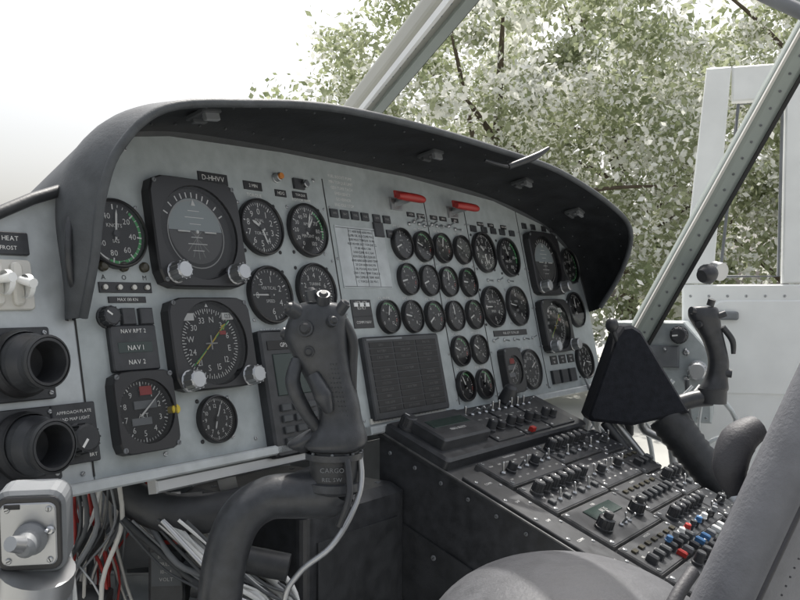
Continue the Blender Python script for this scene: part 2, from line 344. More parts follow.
def square_inst(name,x,y,w,h,ro,body):
    B=MB(PAN); k=40; zt=.016
    out=[];inn=[]
    for i in range(k):
        a=2*math.pi*i/k; c,s=math.cos(a),math.sin(a); m_=max(abs(c)**8+abs(s)**8,1e-9)**(-1/8)
        out.append((x+c*m_*w/2,y+s*m_*h/2)); inn.append((x+c*ro,y+s*ro))
    vs=[(a,b,0) for a,b in out]+[(a,b,zt-.002) for a,b in out]+[(x+(a-x)*.975,y+(b-y)*.975,zt) for a,b in out]+[(a,b,zt) for a,b in inn]+[(x+(a-x)*.96,y+(b-y)*.96,.004) for a,b in inn]
    fs=[(r*k+i,r*k+(i+1)%k,(r+1)*k+(i+1)%k,(r+1)*k+i) for r in range(4) for i in range(k)]
    B.add(vs,fs,'bezel_black'); body(B,x,y,ro*.97)
    B.disc(x,y,ro*.985,zt-.002,'glass',36)
    for sx in (-1,1):
        for sy in (-1,1): B.screw(x+sx*w*.44,y+sy*h*.44,zt,.003,'mid_grey')
    B.done(name,panel)
def adi(B,x,y,r):
    z=.006
    B.disc(x,y,r,z,'face_black',36)
    q=r*.72; n=16
    B.add([(x+q*math.cos(math.pi*i/n),y+.004+q*math.sin(math.pi*i/n),z+.001) for i in range(n+1)],[tuple(range(n+1))],'adi_sky')
    B.add([(x+q*math.cos(math.pi+math.pi*i/n),y+.0035+q*math.sin(math.pi+math.pi*i/n),z+.001) for i in range(n+1)],[tuple(range(n+1))],'adi_ground')
    for i in range(-3,4):
        if i: B.plate(x,y+.004+i*.0085,.018 if i%2 else .03,.0009,z+.001,z+.0014,'white_mark',.0001)
    for i in range(-2,3): B.tick(x+i*.004,y+.003,180+i*22,0,q*.85,.0006,z+.0012,'dim_mark')
    for a in (-60,-45,-30,-20,-10,0,10,20,30,45,60): B.tick(x,y,a,r*.8,r*.92,r*.03,z+.001,'white_mark')
    B.tick(x,y,0,r*.62,r*.76,r*.12,z+.0022,'white_mark',0)
    for sx in (-1,1): B.plate(x+sx*r*.36,y+.002,r*.32,.0018,z+.003,z+.004,'white_mark',.0002)
    B.lathe([(.0022,z),(.0022,z+.004),(0,z+.004)],x,y+.002,'white_mark',10)
    B.band(x,y,r*.74,r*.765,0,360,z+.0014,'dim_mark',36)
    B.plate(x-r*.55,y-r*.72,.016,.008,z+.001,z+.003,'red',.0003)
    for kx in (-.047,.047):
        B.knob(x+kx,y-.052,.0115,.022,'alu',.012,None,False)
def hsi(B,x,y,r):
    z=.006; B.disc(x,y,r,z,'face_black',36)
    for i in range(72): B.tick(x,y,i*5+12,r*(.74 if i%2==0 else .79),r*.86,r*.02,z+.001,'white_mark')
    for i,t in enumerate(['N','3','6','E','12','15','S','21','24','W','30','33']):
        a=math.radians(i*30+12); B.text(t,x+math.sin(a)*r*.60,y+math.cos(a)*r*.60,r*.21,z+.001)
    B.tick(x,y,48,-r*.7,-r*.25,.002,z+.002,'yellow'); B.tick(x,y,48,r*.22,r*.6,.002,z+.002,'yellow'); B.tick(x,y,48,r*.55,r*.72,.007,z+.002,'yellow',0)
    B.tick(x,y,48,-r*.22,r*.22,.0018,z+.0025,'yellow')
    B.tick(x,y,230,-r*.85,r*.8,.0012,z+.0022,'green_mark')
    B.tick(x,y,0,-r*.15,r*.2,.002,z+.003,'dim_mark'); B.plate(x,y,.018,.0016,z+.0025,z+.0035,'dim_mark',.0002)
    B.tick(x,y,0,r*.9,r*.99,r*.1,z+.002,'white_mark',0)
    B.plate(x-r*.62,y+r*.66,.018,.009,z+.001,z+.003,'white_mark',.0002); B.plate(x+r*.62,y+r*.66,.018,.009,z+.001,z+.003,'white_mark',.0002)
    B.text('123',x+r*.62,y+r*.66,.008,z+.0034,'groove'); B.plate(x+r*.4,y+r*.25,.010,.005,z+.0012,z+.003,'red',.0002)
    for kx in (-.046,.050): B.knob(x+kx,y-.044,.0115,.020,'alu',.012,None,False)
def alt(B,x,y,r):
    z=.006; B.disc(x,y,r,z,'face_black',36)
    for i in range(50): B.tick(x,y,i*7.2,r*(.82 if i%5==0 else .88),r*.96,r*(.04 if i%5==0 else .02),z+.001,'white_mark')
    for i in range(10): a=math.radians(i*36); B.text(str(i),x+math.sin(a)*r*.68,y+math.cos(a)*r*.68,r*.26,z+.001)
    B.plate(x+r*.1,y+r*.22,.03,.009,z+.001,z+.002,'mid_grey',.0002); B.plate(x-r*.1,y-r*.3,.026,.008,z+.001,z+.002,'mid_grey',.0002)
    B.plate(x+r*.15,y+r*.66,.016,.010,z+.002,z+.003,'red',.0002)
    B.tick(x,y,50,-r*.2,r*.86,r*.07,z+.0044,'white_mark',r*.02); B.text('ALT',x,y-r*.12,r*.2,z+.0012)
square_inst('attitude_indicator',.115,.210,.140,.138,.060,adi)
square_inst('horizontal_situation_indicator',.113,.072,.128,.112,.052,hsi)
square_inst('encoding_altimeter',.003,.0,.080,.090,.036,alt)
square_inst('attitude_indicator',1.062,.205,.138,.136,.060,adi)
square_inst('horizontal_situation_indicator',1.055,.071,.128,.112,.052,hsi)
square_inst('radar_altimeter',.836,-.010,.066,.086,.028,alt)
def vent(x,y):
    B=MB(PAN); B.plate(x-.003,y,.078,.074,0,.004,'satin_black',.001,.003)
    B.lathe([(.034,.004),(.034,.010),(.031,.016),(.030,.02)],x,y,'bezel_black',32)
    F=Matrix.Translation((x,y,.012))@Matrix.Rotation(math.radians(6),4,'Y')@Matrix.Rotation(math.radians(8),4,'X')
    B.lathe([(.0295,0),(.029,.012),(.025,.024),(.025,.034),(.023,.037),(.0205,.037),(.019,.026),(.018,.004),(0,.004)],0,0,'satin_black',32,F)
    B.lathe([(.0255,.031),(.0263,.033),(.0263,.036),(.024,.0372)],0,0,'rubber',32,F)
    for sx in (-1,1):
        for sy in (-1,1): B.screw(x-.003+sx*.033,y+sy*.031,.004,.0025)
    B.done('air_vent',panel)
vent(-.132,.062); vent(-.136,-.019)
B=MB(PAN); B.plate(-.145,.143,.075,.052,0,.004,'ivory',.001,.004)
for i in range(3):
    x=-.168+i*.021; B.plate(x,.143,.012,.045,.004,.010,'ivory',.002,.005)
    B.lathe([(.012,0),(.0125,.003),(.0125,.005),(.010,.007),(0,.0075)],0,0,'white_paint',20,Matrix.Translation((x,.146-i*.004,.018))@Matrix.Rotation(math.radians(90),4,'Y'))
    B.tube([(x,.146,.012),(x+.002,.150-i*.006,.032)],[.004,.005],'white_paint',10)
B.done('vent_control_levers',panel)
# ------------------------------------------------------------------ glareshield
base=[(-.062,.105,0),(-.063,.16,0),(-.062,.225,0),(-.045,.275,0),(0,.318,0),(.09,.342,0),(.22,.350,0),(.41,.352,0),(.64,.350,0),(.88,.338,0),(1.1,.300,0),(1.215,.245,0),(1.25,.17,0),(1.255,.10,0)]
rim=[(-.062,.105,.020),(-.062,.16,.052),(-.060,.22,.075),(-.045,.268,.095),(0,.309,.12),(.104,.327,.14),(.227,.338,.16),(.411,.341,.17),(.639,.339,.17),(.858,.330,.17),(1.07,.287,.17),(1.168,.24,.165),(1.195,.17,.12),(1.2,.10,.05)]
def cr(A,sub=6):
    A=[np.array(a,float) for a in A]; Q=[]
    for i in range(len(A)-1):
        p0=A[max(i-1,0)];p1=A[i];p2=A[i+1];p3=A[min(i+2,len(A)-1)]
        for k in range(sub):
            t=k/sub; Q.append(.5*((2*p1)+(p2-p0)*t+(2*p0-5*p1+4*p2-p3)*t*t+(3*p1-p0-3*p2+p3)*t**3))
    Q.append(A[-1]); return Q
bs=cr(base); rs=cr(rim); n=len(bs)
def outn(L,i):
    d=L[min(i+1,len(L)-1)]-L[max(i-1,0)]; v=np.array((-d[1],d[0],0)); return v/np.linalg.norm(v)
H=MB(PAN); NB=6
rows=[]
for j in range(NB+1):
    f=j/NB; row=[]
    for i in range(n):
        p=bs[i]*(1-f)+rs[i]*f+outn(bs,i)*(.010*math.sin(f*math.pi)); row.append(p)
    rows.append(row)
def grid(rows,m):
    vs=[tuple(p) for r in rows for p in r]; k=len(rows[0]); fs=[]
    for j in range(len(rows)-1):
        for i in range(k-1): fs.append((j*k+i,j*k+i+1,(j+1)*k+i+1,(j+1)*k+i))
    H.add(vs,fs,m,True)
grid(rows,'hood_inside')
th=.008
outer=[[p+outn(bs,i)*th for i,p in enumerate(r)] for r in rows]
deck=[[outer[0][i]+np.array((0,.0,-.12*k))+outn(bs,i)*(-.02*k) for i in range(n)] for k in (3,2,1)]
grid(deck+outer,'hood_skin')
H.tube([Vector(p+outn(bs,i)*th*.5) for i,p in enumerate(rs)],.0052,'hood_skin',10,None,False)
for s_ in (14,30,46,54,60):
    p=rows[3][s_]; ni=outn(bs,s_)
    F=frame(tuple(p-ni*.002),(float(ni[1]),float(-ni[0]),0),(0,0,1))
    sg=-1 if (F.to_3x3()@Vector((0,0,1))).dot(Vector(ni))>0 else 1
    if sg<0: F=F@Matrix.Rotation(math.pi,4,'Y')
    H.plate(0,0,.030,.036,.0,.005,'dark_grey',.001,.004,F); H.plate(0,.012,.022,.006,.005,.014,'mid_grey',.001,0,F); H.plate(0,-.010,.022,.006,.005,.010,'dark_grey',.001,0,F)
    H.screw(0,.0,.005,.003,'alu',F)
for i in range(8,n-8,2):
    for j in (1,5):
        p=rows[j][i]-outn(bs,i)*.001; H.ball(tuple(p),.0019,'dark_grey',None,6)
H.tube([(-.066,.215,.03),(-.078,.205,.036),(-.084,.175,.036),(-.080,.145,.028),(-.068,.128,.018)],.004,'satin_black',8)
H.tube([(.62,.330,.15),(.66,.318,.17),(.70,.332,.19)],.003,'satin_black',8); H.tube([(.66,.318,.17),(.70,.331,.20),(.73,.346,.215)],[.005,.006,.003],'satin_black',8)
H.done('glareshield')
# ------------------------------------------------------------------ centre pedestal
C=MB(PED)
W_=.48; LB=.66
def pb(a,b,w,d,z0,z1,m,c=.001,r=0): C.plate(a,-b,w,d,z0,z1,m,c,r)
def P3(a,b,h=0): return PED@Vector((a,-b,h))
top=[P3(0,0,-.001),P3(W_,0,-.001),P3(W_,LB,-.001),P3(0,LB,-.001)]
bot=[Vector((p.x,p.y,-.92)) for p in top]
inv=PED.inverted()
C.add([inv@p for p in top+bot],[(0,1,2,3),(0,4,5,1),(1,5,6,2),(2,6,7,3),(3,7,4,0)],'satin_black')
C.plate(.24,-.33,.484,.66,-.006,.0,'black',.002)
C.plate(-.0005,-.33,.003,.655,-.001,.0015,'worn_edge',.0005)
pb(.235,.065,.47,.12,0,.018,'satin_black',.004,.006)
def toplab(a,b,t,s=.005,z=.0004,m='white_mark'): C.text(t,a,-b,s,z,m)
z=.018
pb(.080,.065,.13,.075,z,z+.018,'satin_black',.003,.004); pb(.080,.06,.10,.02,z+.018,z+.019,'display',.0003)
toplab(.080,.08,'FREQ SELECT',.007,z+.0186)
for i in range(3):
    pb(.20+i*.095,.065,.088,.10,z,z+.003,'black',.001,.002)
    for sx in (-1,1):
        for sy in (-1,1): C.screw(.20+i*.095+sx*.038,-.065+sy*.043,z+.003,.0028)
z=.021
for i in range(11): C.toggle(.172+i*.022,-.036,z,.9); toplab(.172+i*.022,.053,random.choice(['ON','OFF','NO 1','NO 2']),.0045,z+.0004)
for i in range(8): C.knob(.175+i*.031,-.085,.008,.014 if i%2 else .02,'satin_black',z)
for i in range(9): toplab(.175+i*.028,.068,random.choice(['HYDR','FUEL','FORCE','PUMP','VALVE']),.0045,z+.0004)
C.knob(.02,-.03,.012,.02,'satin_black',.018)
C.lathe([(.016,z),(.017,z+.004),(.012,z+.03),(.008,z+.034),(0,z+.036)],.335,-.02,'satin_black',20)
C.plate(.27,-.112,.012,.008,z,z+.008,'red',.001)
pb(.030,.40,.050,.50,0,.005,'black',.001,.003)
for i in range(9):
    b=.17+i*.05; C.screw(.012,-b,.005,.003,'alu'); C.screw(.048,-b-.02,.005,.0025,'alu')
    toplab(.030,b+.01,random.choice(['ICS','COMM','VHF','UHF']),.006,.0055)
def module(a,b,w,d,kind):
    z=.009
    pb(a,b,w-.002,d-.002,0,.0075,'worn_edge',.0,.002)
    pb(a,b,w-.0035,d-.0035,0,z,'black' if kind%2 else 'satin_black',.001,.002)
    for sx in (-1,1):
        for sy in (-1,1): C.screw(a+sx*(w/2-.008),-b+sy*(d/2-.008),z,.0032,'alu' if random.random()<.6 else 'mid_grey')
    n=max(2,int(w/.024))
    if kind==0:
        for i in range(n):
            x=a-w/2+.018+i*(w-.036)/(n-1)
            if (i*7+int(b*100))%3: C.toggle(x,-b-.004,z,.9)
            else: C.knob(x,-b-.004,.0075,.016,'satin_black',z)
            toplab(x,b-d*.24,random.choice(['ON','VHF','ADF','NAV','AUX']),.0048,z+.0004); toplab(x,b+d*.30,'OFF',.0045,z+.0004)
    elif kind==1:
        C.plate(a,-b+d*.2,w*.5,d*.28,z,z+.0015,'display',.0004); C.text('118.35',a,-b+d*.2,.010,z+.0019,'dim_mark')
        for sx in (-1,1): C.knob(a+sx*w*.32,-b-d*.12,.0115,.018,'satin_black',z); C.knob(a+sx*w*.32,-b-d*.12,.007,.026,'rubber',z)
        for i in range(3): C.toggle(a-.015+i*.015,-b-d*.22,z,.8)
    elif kind==2:
        for i in range(n):
            x=a-w/2+.018+i*(w-.036)/(n-1); C.knob(x,-b+d*.16,.0085,.020,'satin_black',z)
            if i%2: C.toggle(x,-b-d*.22,z,.9)
            else: C.plate(x,-b-d*.22,.010,.010,z,z+.005,'dark_grey',.001)
            toplab(x,b+.002,random.choice(['VOL','SQ','GAIN','INT']),.005,z+.0004)
    elif kind==3:
        for i in range(n):
            x=a-w/2+.018+i*(w-.036)/(n-1); C.plate(x,-b-d*.15,.009,.015,z,z+.011,random.choice(['satin_black','dark_grey']),.002); C.plate(x,-b+d*.22,.011,.007,z,z+.003,'lamp_dark',.0004); toplab(x,b-.002,'SEL',.0048,z+.0004)
    toplab(a,b-d*.40,random.choice(['TRANSPONDER','INTERCOM','COMM 1','ADF','NAV 2','STABILIZATION','HYD SYS','FUEL']),.0052,z+.0004)
b=.135; seq=[0,2,1,3,0,1]
for i,d in enumerate((.07,.07,.085,.065,.07,.085)):
    module(.150,b+d/2,.180,d,seq[i]); b+=d+.003
b=.135; seq=[2,0,3,2,1,0]
for i,d in enumerate((.06,.075,.07,.07,.085,.07)):
    module(.318,b+d/2,.150,d,seq[i]); b+=d+.003
b=.135
for i in range(6): module(.437,b+.035,.082,.07,[0,3,2,0,2,3][i]); b+=.073
cols=['blue','mid_grey','white_paint','red','satin_black','blue','white_paint','satin_black','mid_grey']
for i,mm in enumerate(cols):
    a=.15+i*.026; C.tube([(a,-.405,.009),(a,-.405,.020)],.0035,'satin_black',10); C.knob(a,-.405,.0048,.008,mm,.018,None,False)
    C.plate(a,-.428,.006,.014,.009,.017,cols[(i*5+3)%9],.002); C.knob(a,-.45,.007,.02,'satin_black',.009,None,False)
SF=frame(tuple(P3(0,0,0)+Vector((-.592*.001,-.806*.001,0))),(.806,-.592,0),(0,0,1))
C.F=Matrix.Identity(4)
C.prism([(.02,-.12),(.02,-.60),(.20,-.60),(.20,-.19)],0.001,.004,'rubber',0,SF); C.prism([(.215,-.20),(.215,-.60),(.42,-.60),(.42,-.28)],0.001,.004,'rubber',0,SF)
for x,y in ((.03,-.14),(.03,-.3),(.19,-.21),(.19,-.4),(.23,-.22),(.4,-.3),(.3,-.25),(.1,-.17)): C.screw(x,y,.004,.004,'mid_grey',SF)
for k in range(10): C.screw(.02+k*.045,-.03-k*.0167,.0,.003,'mid_grey',SF)
C.prism([(.165,-.19),(.172,-.19),(.180,-.235)],.004,.012,'white_paint',0,SF); C.prism([(.190,-.235),(.194,-.185),(.200,-.19),(.187,-.27)],.004,.012,'ivory',0,SF)
C.done('center_console')
E=MB(frame((-.19,1.15,-.60),(.592,.806,0),(-.806,.592,0)))
E.plate(.09,.02,.22,.24,-.32,.335,'satin_black',.012,.012)
E.plate(.09,-.101,.17,.004,-.3,.29,'rubber',0)
for x,y in ((.01,-.07),(.17,-.07),(.01,.1),(.17,.1)): E.screw(x,y,.335,.004,'mid_grey')
E.done('equipment_box')
# ------------------------------------------------------------------ pilot cyclic stick
K=MB(Matrix.Translation((0,.85,0)))
K.loft([(-.080,0,-.002,.008,.010),(-.080,0,-.004,.020,.018),(-.081,0,-.016,.028,.022),(-.083,0,-.036,.0315,.024),(-.078,0,-.055,.028,.023),(-.070,0,-.078,.0235,.022),(-.062,0,-.10,.0215,.022),(-.059,0,-.118,.0215,.024),(-.061,0,-.132,.028,.028),(-.064,0,-.142,.031,.030),(-.065,0,-.147,.026,.027)],'grip_black',28,None,2.5)
K.loft([(-.065,0,-.146,.025,.025),(-.065,0,-.178,.024,.024),(-.066,0,-.186,.022,.022)],'rubber',28)
K.lathe([(.024,-.150),(.029,-.150),(.029,-.156),(.024,-.157)],-.065,0,'grip_black',28); K.lathe([(.023,-.178),(.028,-.179),(.029,-.186),(.024,-.190)],-.065,0,'grip_black',28)
for i in range(8): a=math.pi*2*i/8; K.ball((-.065+.027*math.cos(a),.027*math.sin(a),-.1495),.0018,'mid_grey',None,8)
TF=Matrix.Translation((-.065,-.0255,-.168))@Matrix.Rotation(math.radians(90),4,'X')
K.text('CARGO',0,.004,.0065,0,'mid_grey',TF); K.text('REL SW',0,-.005,.0055,0,'mid_grey',TF)
def btn(c,d,r,h,m='grip_black'):
    c=Vector(c); d=Vector(d).normalized(); K.tube([c,c+d*h],[r,r*.92],m,14,None,False); K.tube([c+d*h,c+d*(h+r*.35)],[r*.7,r*.45],'rubber',12,None,False)
btn((-.098,-.012,-.014),(-.7,-.5,.5),.008,.014); btn((-.075,-.014,-.002),(.1,-.6,.8),.007,.010); btn((-.090,-.019,-.028),(-.2,-1,.1),.0085,.007); btn((-.068,-.017,-.022),(.5,-1,.3),.006,.010)
btn((-.107,0,-.034),(-1,-.2,.1),.007,.009); btn((-.060,-.01,-.012),(.6,-.2,.8),.006,.012); btn((-.088,-.018,-.05),(0,-1,0),.006,.007,'rubber'); btn((-.085,-.012,.0),(-.2,-.1,1),.0065,.010)
K.tube([(-.056,-.004,-.020),(-.047,-.004,-.040),(-.047,-.004,-.066),(-.046,-.004,-.092)],[.005,.0055,.005,.003],'rubber',10)
K.tube([(-.100,-.012,-.058),(-.104,-.018,-.080),(-.094,-.016,-.105),(-.078,-.010,-.130)],[.006,.0075,.007,.005],'grip_black',10)
K.tube([(-.084,-.022,-.072),(-.074,-.026,-.092),(-.068,-.024,-.108)],[.006,.009,.004],'grip_black',12)
K.loft([(-.094,0,-.150,.006,.01),(-.098,0,-.144,.014,.016),(-.092,0,-.136,.012,.018),(-.08,0,-.128,.01,.012)],'grip_black',16)
for i in range(14):
    for j in range(4):
        zz=-.062-i*.0045; K.ball((-.070+.0032*j+(i*.0009),-.0225+.0006*abs(j-1.5),zz),.0008,'dark_grey',None,6)
K.F=Matrix.Identity(4)
K.tube([(-.066,.85,-.186),(-.073,.85,-.192),(-.10,.85,-.1935),(-.131,.848,-.196),(-.154,.84,-.211),(-.167,.835,-.240),(-.174,.83,-.285),(-.177,.83,-.36),(-.177,.84,-.6),(-.177,.85,-.92)],[.024,.024,.0225,.0215,.0215,.0215,.0215,.0215,.0225,.024],'grip_black',24)
K.tube([(-.040,.845,-.150),(-.038,.84,-.178),(-.046,.83,-.205),(-.066,.82,-.236),(-.097,.82,-.262),(-.112,.82,-.30),(-.12,.84,-.45)],.0030,'alu',8)
K.tube([(-.052,.83,-.150),(-.048,.815,-.185),(-.058,.815,-.215)],.0035,'satin_black',8)
K.done('cyclic_stick')
# ------------------------------------------------------------------ copilot side
K=MB()
K.loft([(.566,1.6,-.012,.008,.01),(.566,1.6,-.014,.024,.018),(.567,1.6,-.03,.028,.022),(.574,1.6,-.05,.024,.02),(.586,1.6,-.08,.019,.019),(.594,1.6,-.115,.018,.019),(.590,1.6,-.145,.02,.02),(.585,1.6,-.165,.026,.024),(.583,1.6,-.172,.022,.022)],'satin_black',24,None,2.4)
K.tube([(.583,1.6,-.165),(.582,1.6,-.192)],.026,'rubber',20); K.tube([(.580,1.6,-.182),(.545,1.6,-.186),(.51,1.6,-.20),(.50,1.6,-.222)],.016,'satin_black',16)
for c,d,r,h in (((.548,1.59,-.022),(-1,-.4,.3),.007,.012),((.575,1.59,-.01),(.2,-.3,1),.007,.012),((.59,1.59,-.03),(1,-.2,.4),.006,.014),((.555,1.585,-.045),(-.8,-.8,0),.006,.01),((.600,1.59,-.135),(1,-.3,-.1),.008,.014)):
    c=Vector(c); d=Vector(d).normalized(); K.tube([c,c+d*h],r,'satin_black',12,None,False)
K.tube([(.598,1.59,-.05),(.616,1.59,-.075),(.618,1.59,-.10)],[.006,.006,.004],'satin_black',10)
pts=[];rad=[]
for i in range(25):
    f=i/24; pts.append((.495+.10*f,1.6-.04*f,-.215-.142*f)); rad.append(.034-.006*f+(.0028 if i%2 else 0))
K.tube(pts,rad,'rubber',24,None,False)
K.tube([(.592,1.56,-.352),(.612,1.55,-.383)],.024,'alu',20); K.tube([(.600,1.556,-.365),(.606,1.553,-.374)],.028,'chrome',20); K.tube([(.609,1.55,-.379),(.66,1.53,-.46),(.70,1.52,-.60),(.70,1.52,-.92)],.018,'satin_black',16)
K.done('cyclic_stick')
K=MB(frame((0,1.60,0),(1,0,0),(0,0,1)))
K.prism([(.398,-.064),(.345,-.214),(.350,-.222),(.425,-.230),(.530,-.206),(.440,-.056),(.424,-.046),(.410,-.048)],-.035,.035,'fabric',.006)
K.F=Matrix.Identity(4)
K.ball((.388,1.57,-.046),(.012,.012,.014),'satin_black'); K.tube([(.388,1.57,-.05),(.40,1.57,-.08)],.005,'satin_black')
K.tube([(.377,1.58,-.225),(.475,1.57,-.355),(.60,1.55,-.55),(.60,1.55,-.92)],.0095,'satin_black',10,None,False); K.tube([(.400,1.60,-.225),(.500,1.59,-.352),(.64,1.57,-.55),(.64,1.57,-.92)],.007,'alu',10,None,False)
K.done('armrest_control_cover')
K=MB(frame((.50,2.02,-.28),(.93,-.36,0),(-.12,.06,.97)))
K.prism([(0,0),(.22,0),(.22,.16),(.16,.23),(.0,.23)],-.3,0,'panel_grey',.004)
for i in range(4):
    for j in range(3): K.toggle(.03+i*.045,.04+j*.06,0,1.5)
K.plate(.10,.15,.10,.05,0,.012,'mid_grey',.003); K.knob(.15,.20,.018,.03,'satin_black',0); K.knob(.19,.12,.02,.04,'alu',0,None,False); K.plate(.06,.205,.05,.022,0,.006,'white_paint',.001)
K.text('COLLECTIVE',.06,.205,.008,.0065,'groove')
for i in range(12): K.screw(.01+i*.018,.012,0,.003)
K.done('side_console')
# ------------------------------------------------------------------ collective head (lower left)
K=MB(frame((-.302,.70,-.190),(1,.18,0),(.06,-.12,1)))
K.plate(0,0,.056,.070,-.03,0,'mid_grey',.003,.012); K.plate(0,0,.050,.062,0,.003,'bezel_black',.001,.008); K.plate(.0,.0,.043,.053,.003,.0045,'alu',.001,.006)
K.lathe([(.013,.0045),(.0135,.010),(.010,.014),(.0085,.026),(.005,.030),(0,.031)],.002,-.002,'mid_grey',20); K.tube([(.002,-.002,.02),(-.006,.006,.036)],[.008,.006],'alu',12)
for sx in (-1,1):
    for sy in (-1,1): K.screw(sx*.016,sy*.0215,.0045,.0026)
K.toggle(.017,.004,.0045,.8); K.plate(-.012,.024,.012,.004,.0045,.006,'groove',.0005)
K.F=Matrix.Identity(4)
K.tube([(-.300,.71,-.222),(-.304,.715,-.240)],.030,'alu',24); K.tube([(-.300,.715,-.234),(-.306,.73,-.30),(-.32,.78,-.55),(-.33,.85,-.92)],.026,'mid_grey',20)
K.done('collective_lever')
# ------------------------------------------------------------------ under-panel equipment
K=MB()
K.tube([(-.335,1.0,-.206),(-.31,1.0,-.232),(-.27,1.0,-.248),(-.22,1.01,-.250),(-.165,1.03,-.240),(-.12,1.07,-.232),(-.10,1.14,-.23)],[.018,.021,.023,.023,.022,.02,.018],'rubber',20)
K.done('air_duct')
K=MB()
for i in range(40):
    x0=random.uniform(-.40,-.33); x1=random.uniform(-.42,-.33); y0=random.uniform(.96,1.08); m_=random.choice(['white_paint','red','alu','ivory','mid_grey','dark_grey','ivory'])
    K.tube([(x0,y0,-.16),(x0+random.uniform(-.02,.03),y0,-.25),(x1,y0+random.uniform(-.02,.02),-.34),(x1+random.uniform(-.05,.05),y0,-.5),(x1,y0,-.8)],random.choice([.0015,.0022,.003]),m_,6)
for i in range(60):
    f=random.random(); x0=-.25+random.uniform(-.05,.03); y0=1.0+random.uniform(-.03,.05)
    K.tube([(x0-.02,y0,-.25),(x0+.02+f*.05,y0+random.uniform(-.02,.02),-.30-f*.03),(x0+.08+f*.03,y0,-.34-f*.02),(x0+.12+random.uniform(-.03,.03),y0,-.44),(x0+.14,y0,-.8)],random.choice([.0016,.002,.0028,.004]),random.choice(['white_paint','ivory','alu','dark_grey','white_paint','mid_grey']),6)
for i in range(20):
    x0=random.uniform(.30,.62); y0=1.72+random.uniform(-.05,.15)
    K.tube([(x0,y0,-.17),(x0+random.uniform(-.06,.06),y0,-.25),(x0+random.uniform(-.06,.06),y0,-.35),(x0,y0,-.8)],random.choice([.003,.005,.008]),random.choice(['white_paint','alu','dark_grey','frame_silver']),6)
for zz,x in ((-.27,-.38),(-.34,-.37),(-.30,-.16),(-.33,-.21)): K.tube([(x-.03,1.0,zz),(x+.03,1.0,zz-.012)],.016,'black',12)
K.done('wiring_bundle')
K=MB(frame((-.262,1.0,-.318),(1,.1,0),(.05,0,1)))
K.plate(-.01,0,.042,.09,-.06,0,'black',.003,.003); K.plate(-.01,.036,.036,.005,0,.001,'red',.0002); K.plate(-.01,.005,.034,.04,0,.001,'dark_grey',.0002)
for i,t in enumerate(('BRAKE','PRESS','10-24','VOLT')): K.text(t,-.01,.02-i*.009,.006,.0014,'dim_mark')
K.done('relay_box')
K=MB()
K.tube([(-.46,1.10,-.31),(-.26,1.14,-.30)],.045,'mid_grey',28,None,False); K.tube([(-.42,1.10,-.31),(-.405,1.103,-.3095)],.048,'alu',28,None,False); K.tube([(-.30,1.13,-.302),(-.288,1.133,-.3015)],.048,'alu',28,None,False)
K.tube([(-.44,1.06,-.42),(-.20,1.12,-.43)],.03,'dark_grey',20,None,False)
K.done('hydraulic_accumulator')
K=MB()
FB=frame((-.42,1.16,-.42),(1,.25,0),(0,0,1))
K.prism([(0,0),(.34,0),(.34,.03),(0,.05)],0,.01,'frame_silver',.001,FB); K.prism([(.0,.06),(.03,.06),(.06,.24),(.03,.24)],.0,.012,'frame_silver',.001,FB); K.prism([(.20,.05),(.22,.05),(.18,.24),(.15,.24)],.002,.014,'alu',.001,FB)
for i in range(10): K.screw(.02+i*.032,.018,.01,.004,'alu',FB)
K.done('support_bracket')
def pedal(x,y):
    K=MB(frame((x,y,-.72),U,(-.5,.37,.8)))
    K.plate(0,0,.10,.15,-.006,.006,'alu',.003,.015)
    for i in range(6): K.plate(0,-.055+i*.022,.085,.006,.006,.009,'groove',.001)
    K.tube([(0,-.05,-.01),(0,-.12,-.06)],.012,'alu',12); K.done('anti_torque_pedal')
pedal(-.10,1.42); pedal(-.24,1.30)
# ------------------------------------------------------------------ airframe
def beam(K,p0,p1,w,d,m,side,r=.3,ext=()):
    p0=Vector(p0);p1=Vector(p1); z=(p1-p0); L=z.length; z.normalize(); x=Vector(side); x=(x-z*x.dot(z)).normalized(); y=z.cross(x)
    F=Matrix(((x.x,y.x,z.x,p0.x),(x.y,y.y,z.y,p0.y),(x.z,y.z,z.z,p0.z),(0,0,0,1)))
    K.prism(K.rr(0,0,w,d,min(w,d)*r),0,L,m,0,F)
    for (o,ww,mm,hh) in ext: K.prism(K.rr(o,-d/2-hh/2+.001,ww,hh,0),0,L,mm,0,F)
    return F,L
A=MB()
F,L=beam(A,(-.124,1.745,.334),(.222,.85,.52),.052,.05,'post_ivory',(1,.3,0),.3,((-.020,.006,'white_paint',.012),(.011,.018,'post_paint',.008),(.022,.005,'groove',.004)))  # white strip is a painted highlight along the lit left edge
for i in range(28):
    A.screw(.0,0,0,.0025,'mid_grey',F@Matrix.Translation((-.010,-.0255,.03+i*.034))@Matrix.Rotation(math.radians(90),4,'X'))
F,L=beam(A,(.535,2.05,-.15),(.86,1.605,.67),.056,.05,'post_paint',(1,-.2,0),.35,((-.024,.005,'ivory',.010),(.021,.007,'groove',.008)))
for i in range(24):
    A.screw(0,0,0,.003,'mid_grey',F@Matrix.Translation((0,-.0255,.03+i*.037))@Matrix.Rotation(math.radians(90),4,'X'))
A.tube([(.672,1.86,.06),(.655,1.83,.055),(.64,1.82,.05)],[.018,.022,.014],'satin_black',16); A.tube([(.68,1.86,.065),(.69,1.84,.06)],.02,'alu',16)
A.tube([(.33,1.72,.78),(.55,1.72,.70),(.69,1.62,.575),(.79,1.55,.495),(.93,1.45,.40)],.014,'mid_grey',12)
A.tube([(.345,1.74,.80),(.565,1.74,.72),(.705,1.64,.595),(.805,1.57,.515),(.95,1.47,.42)],.016,'post_paint',12)
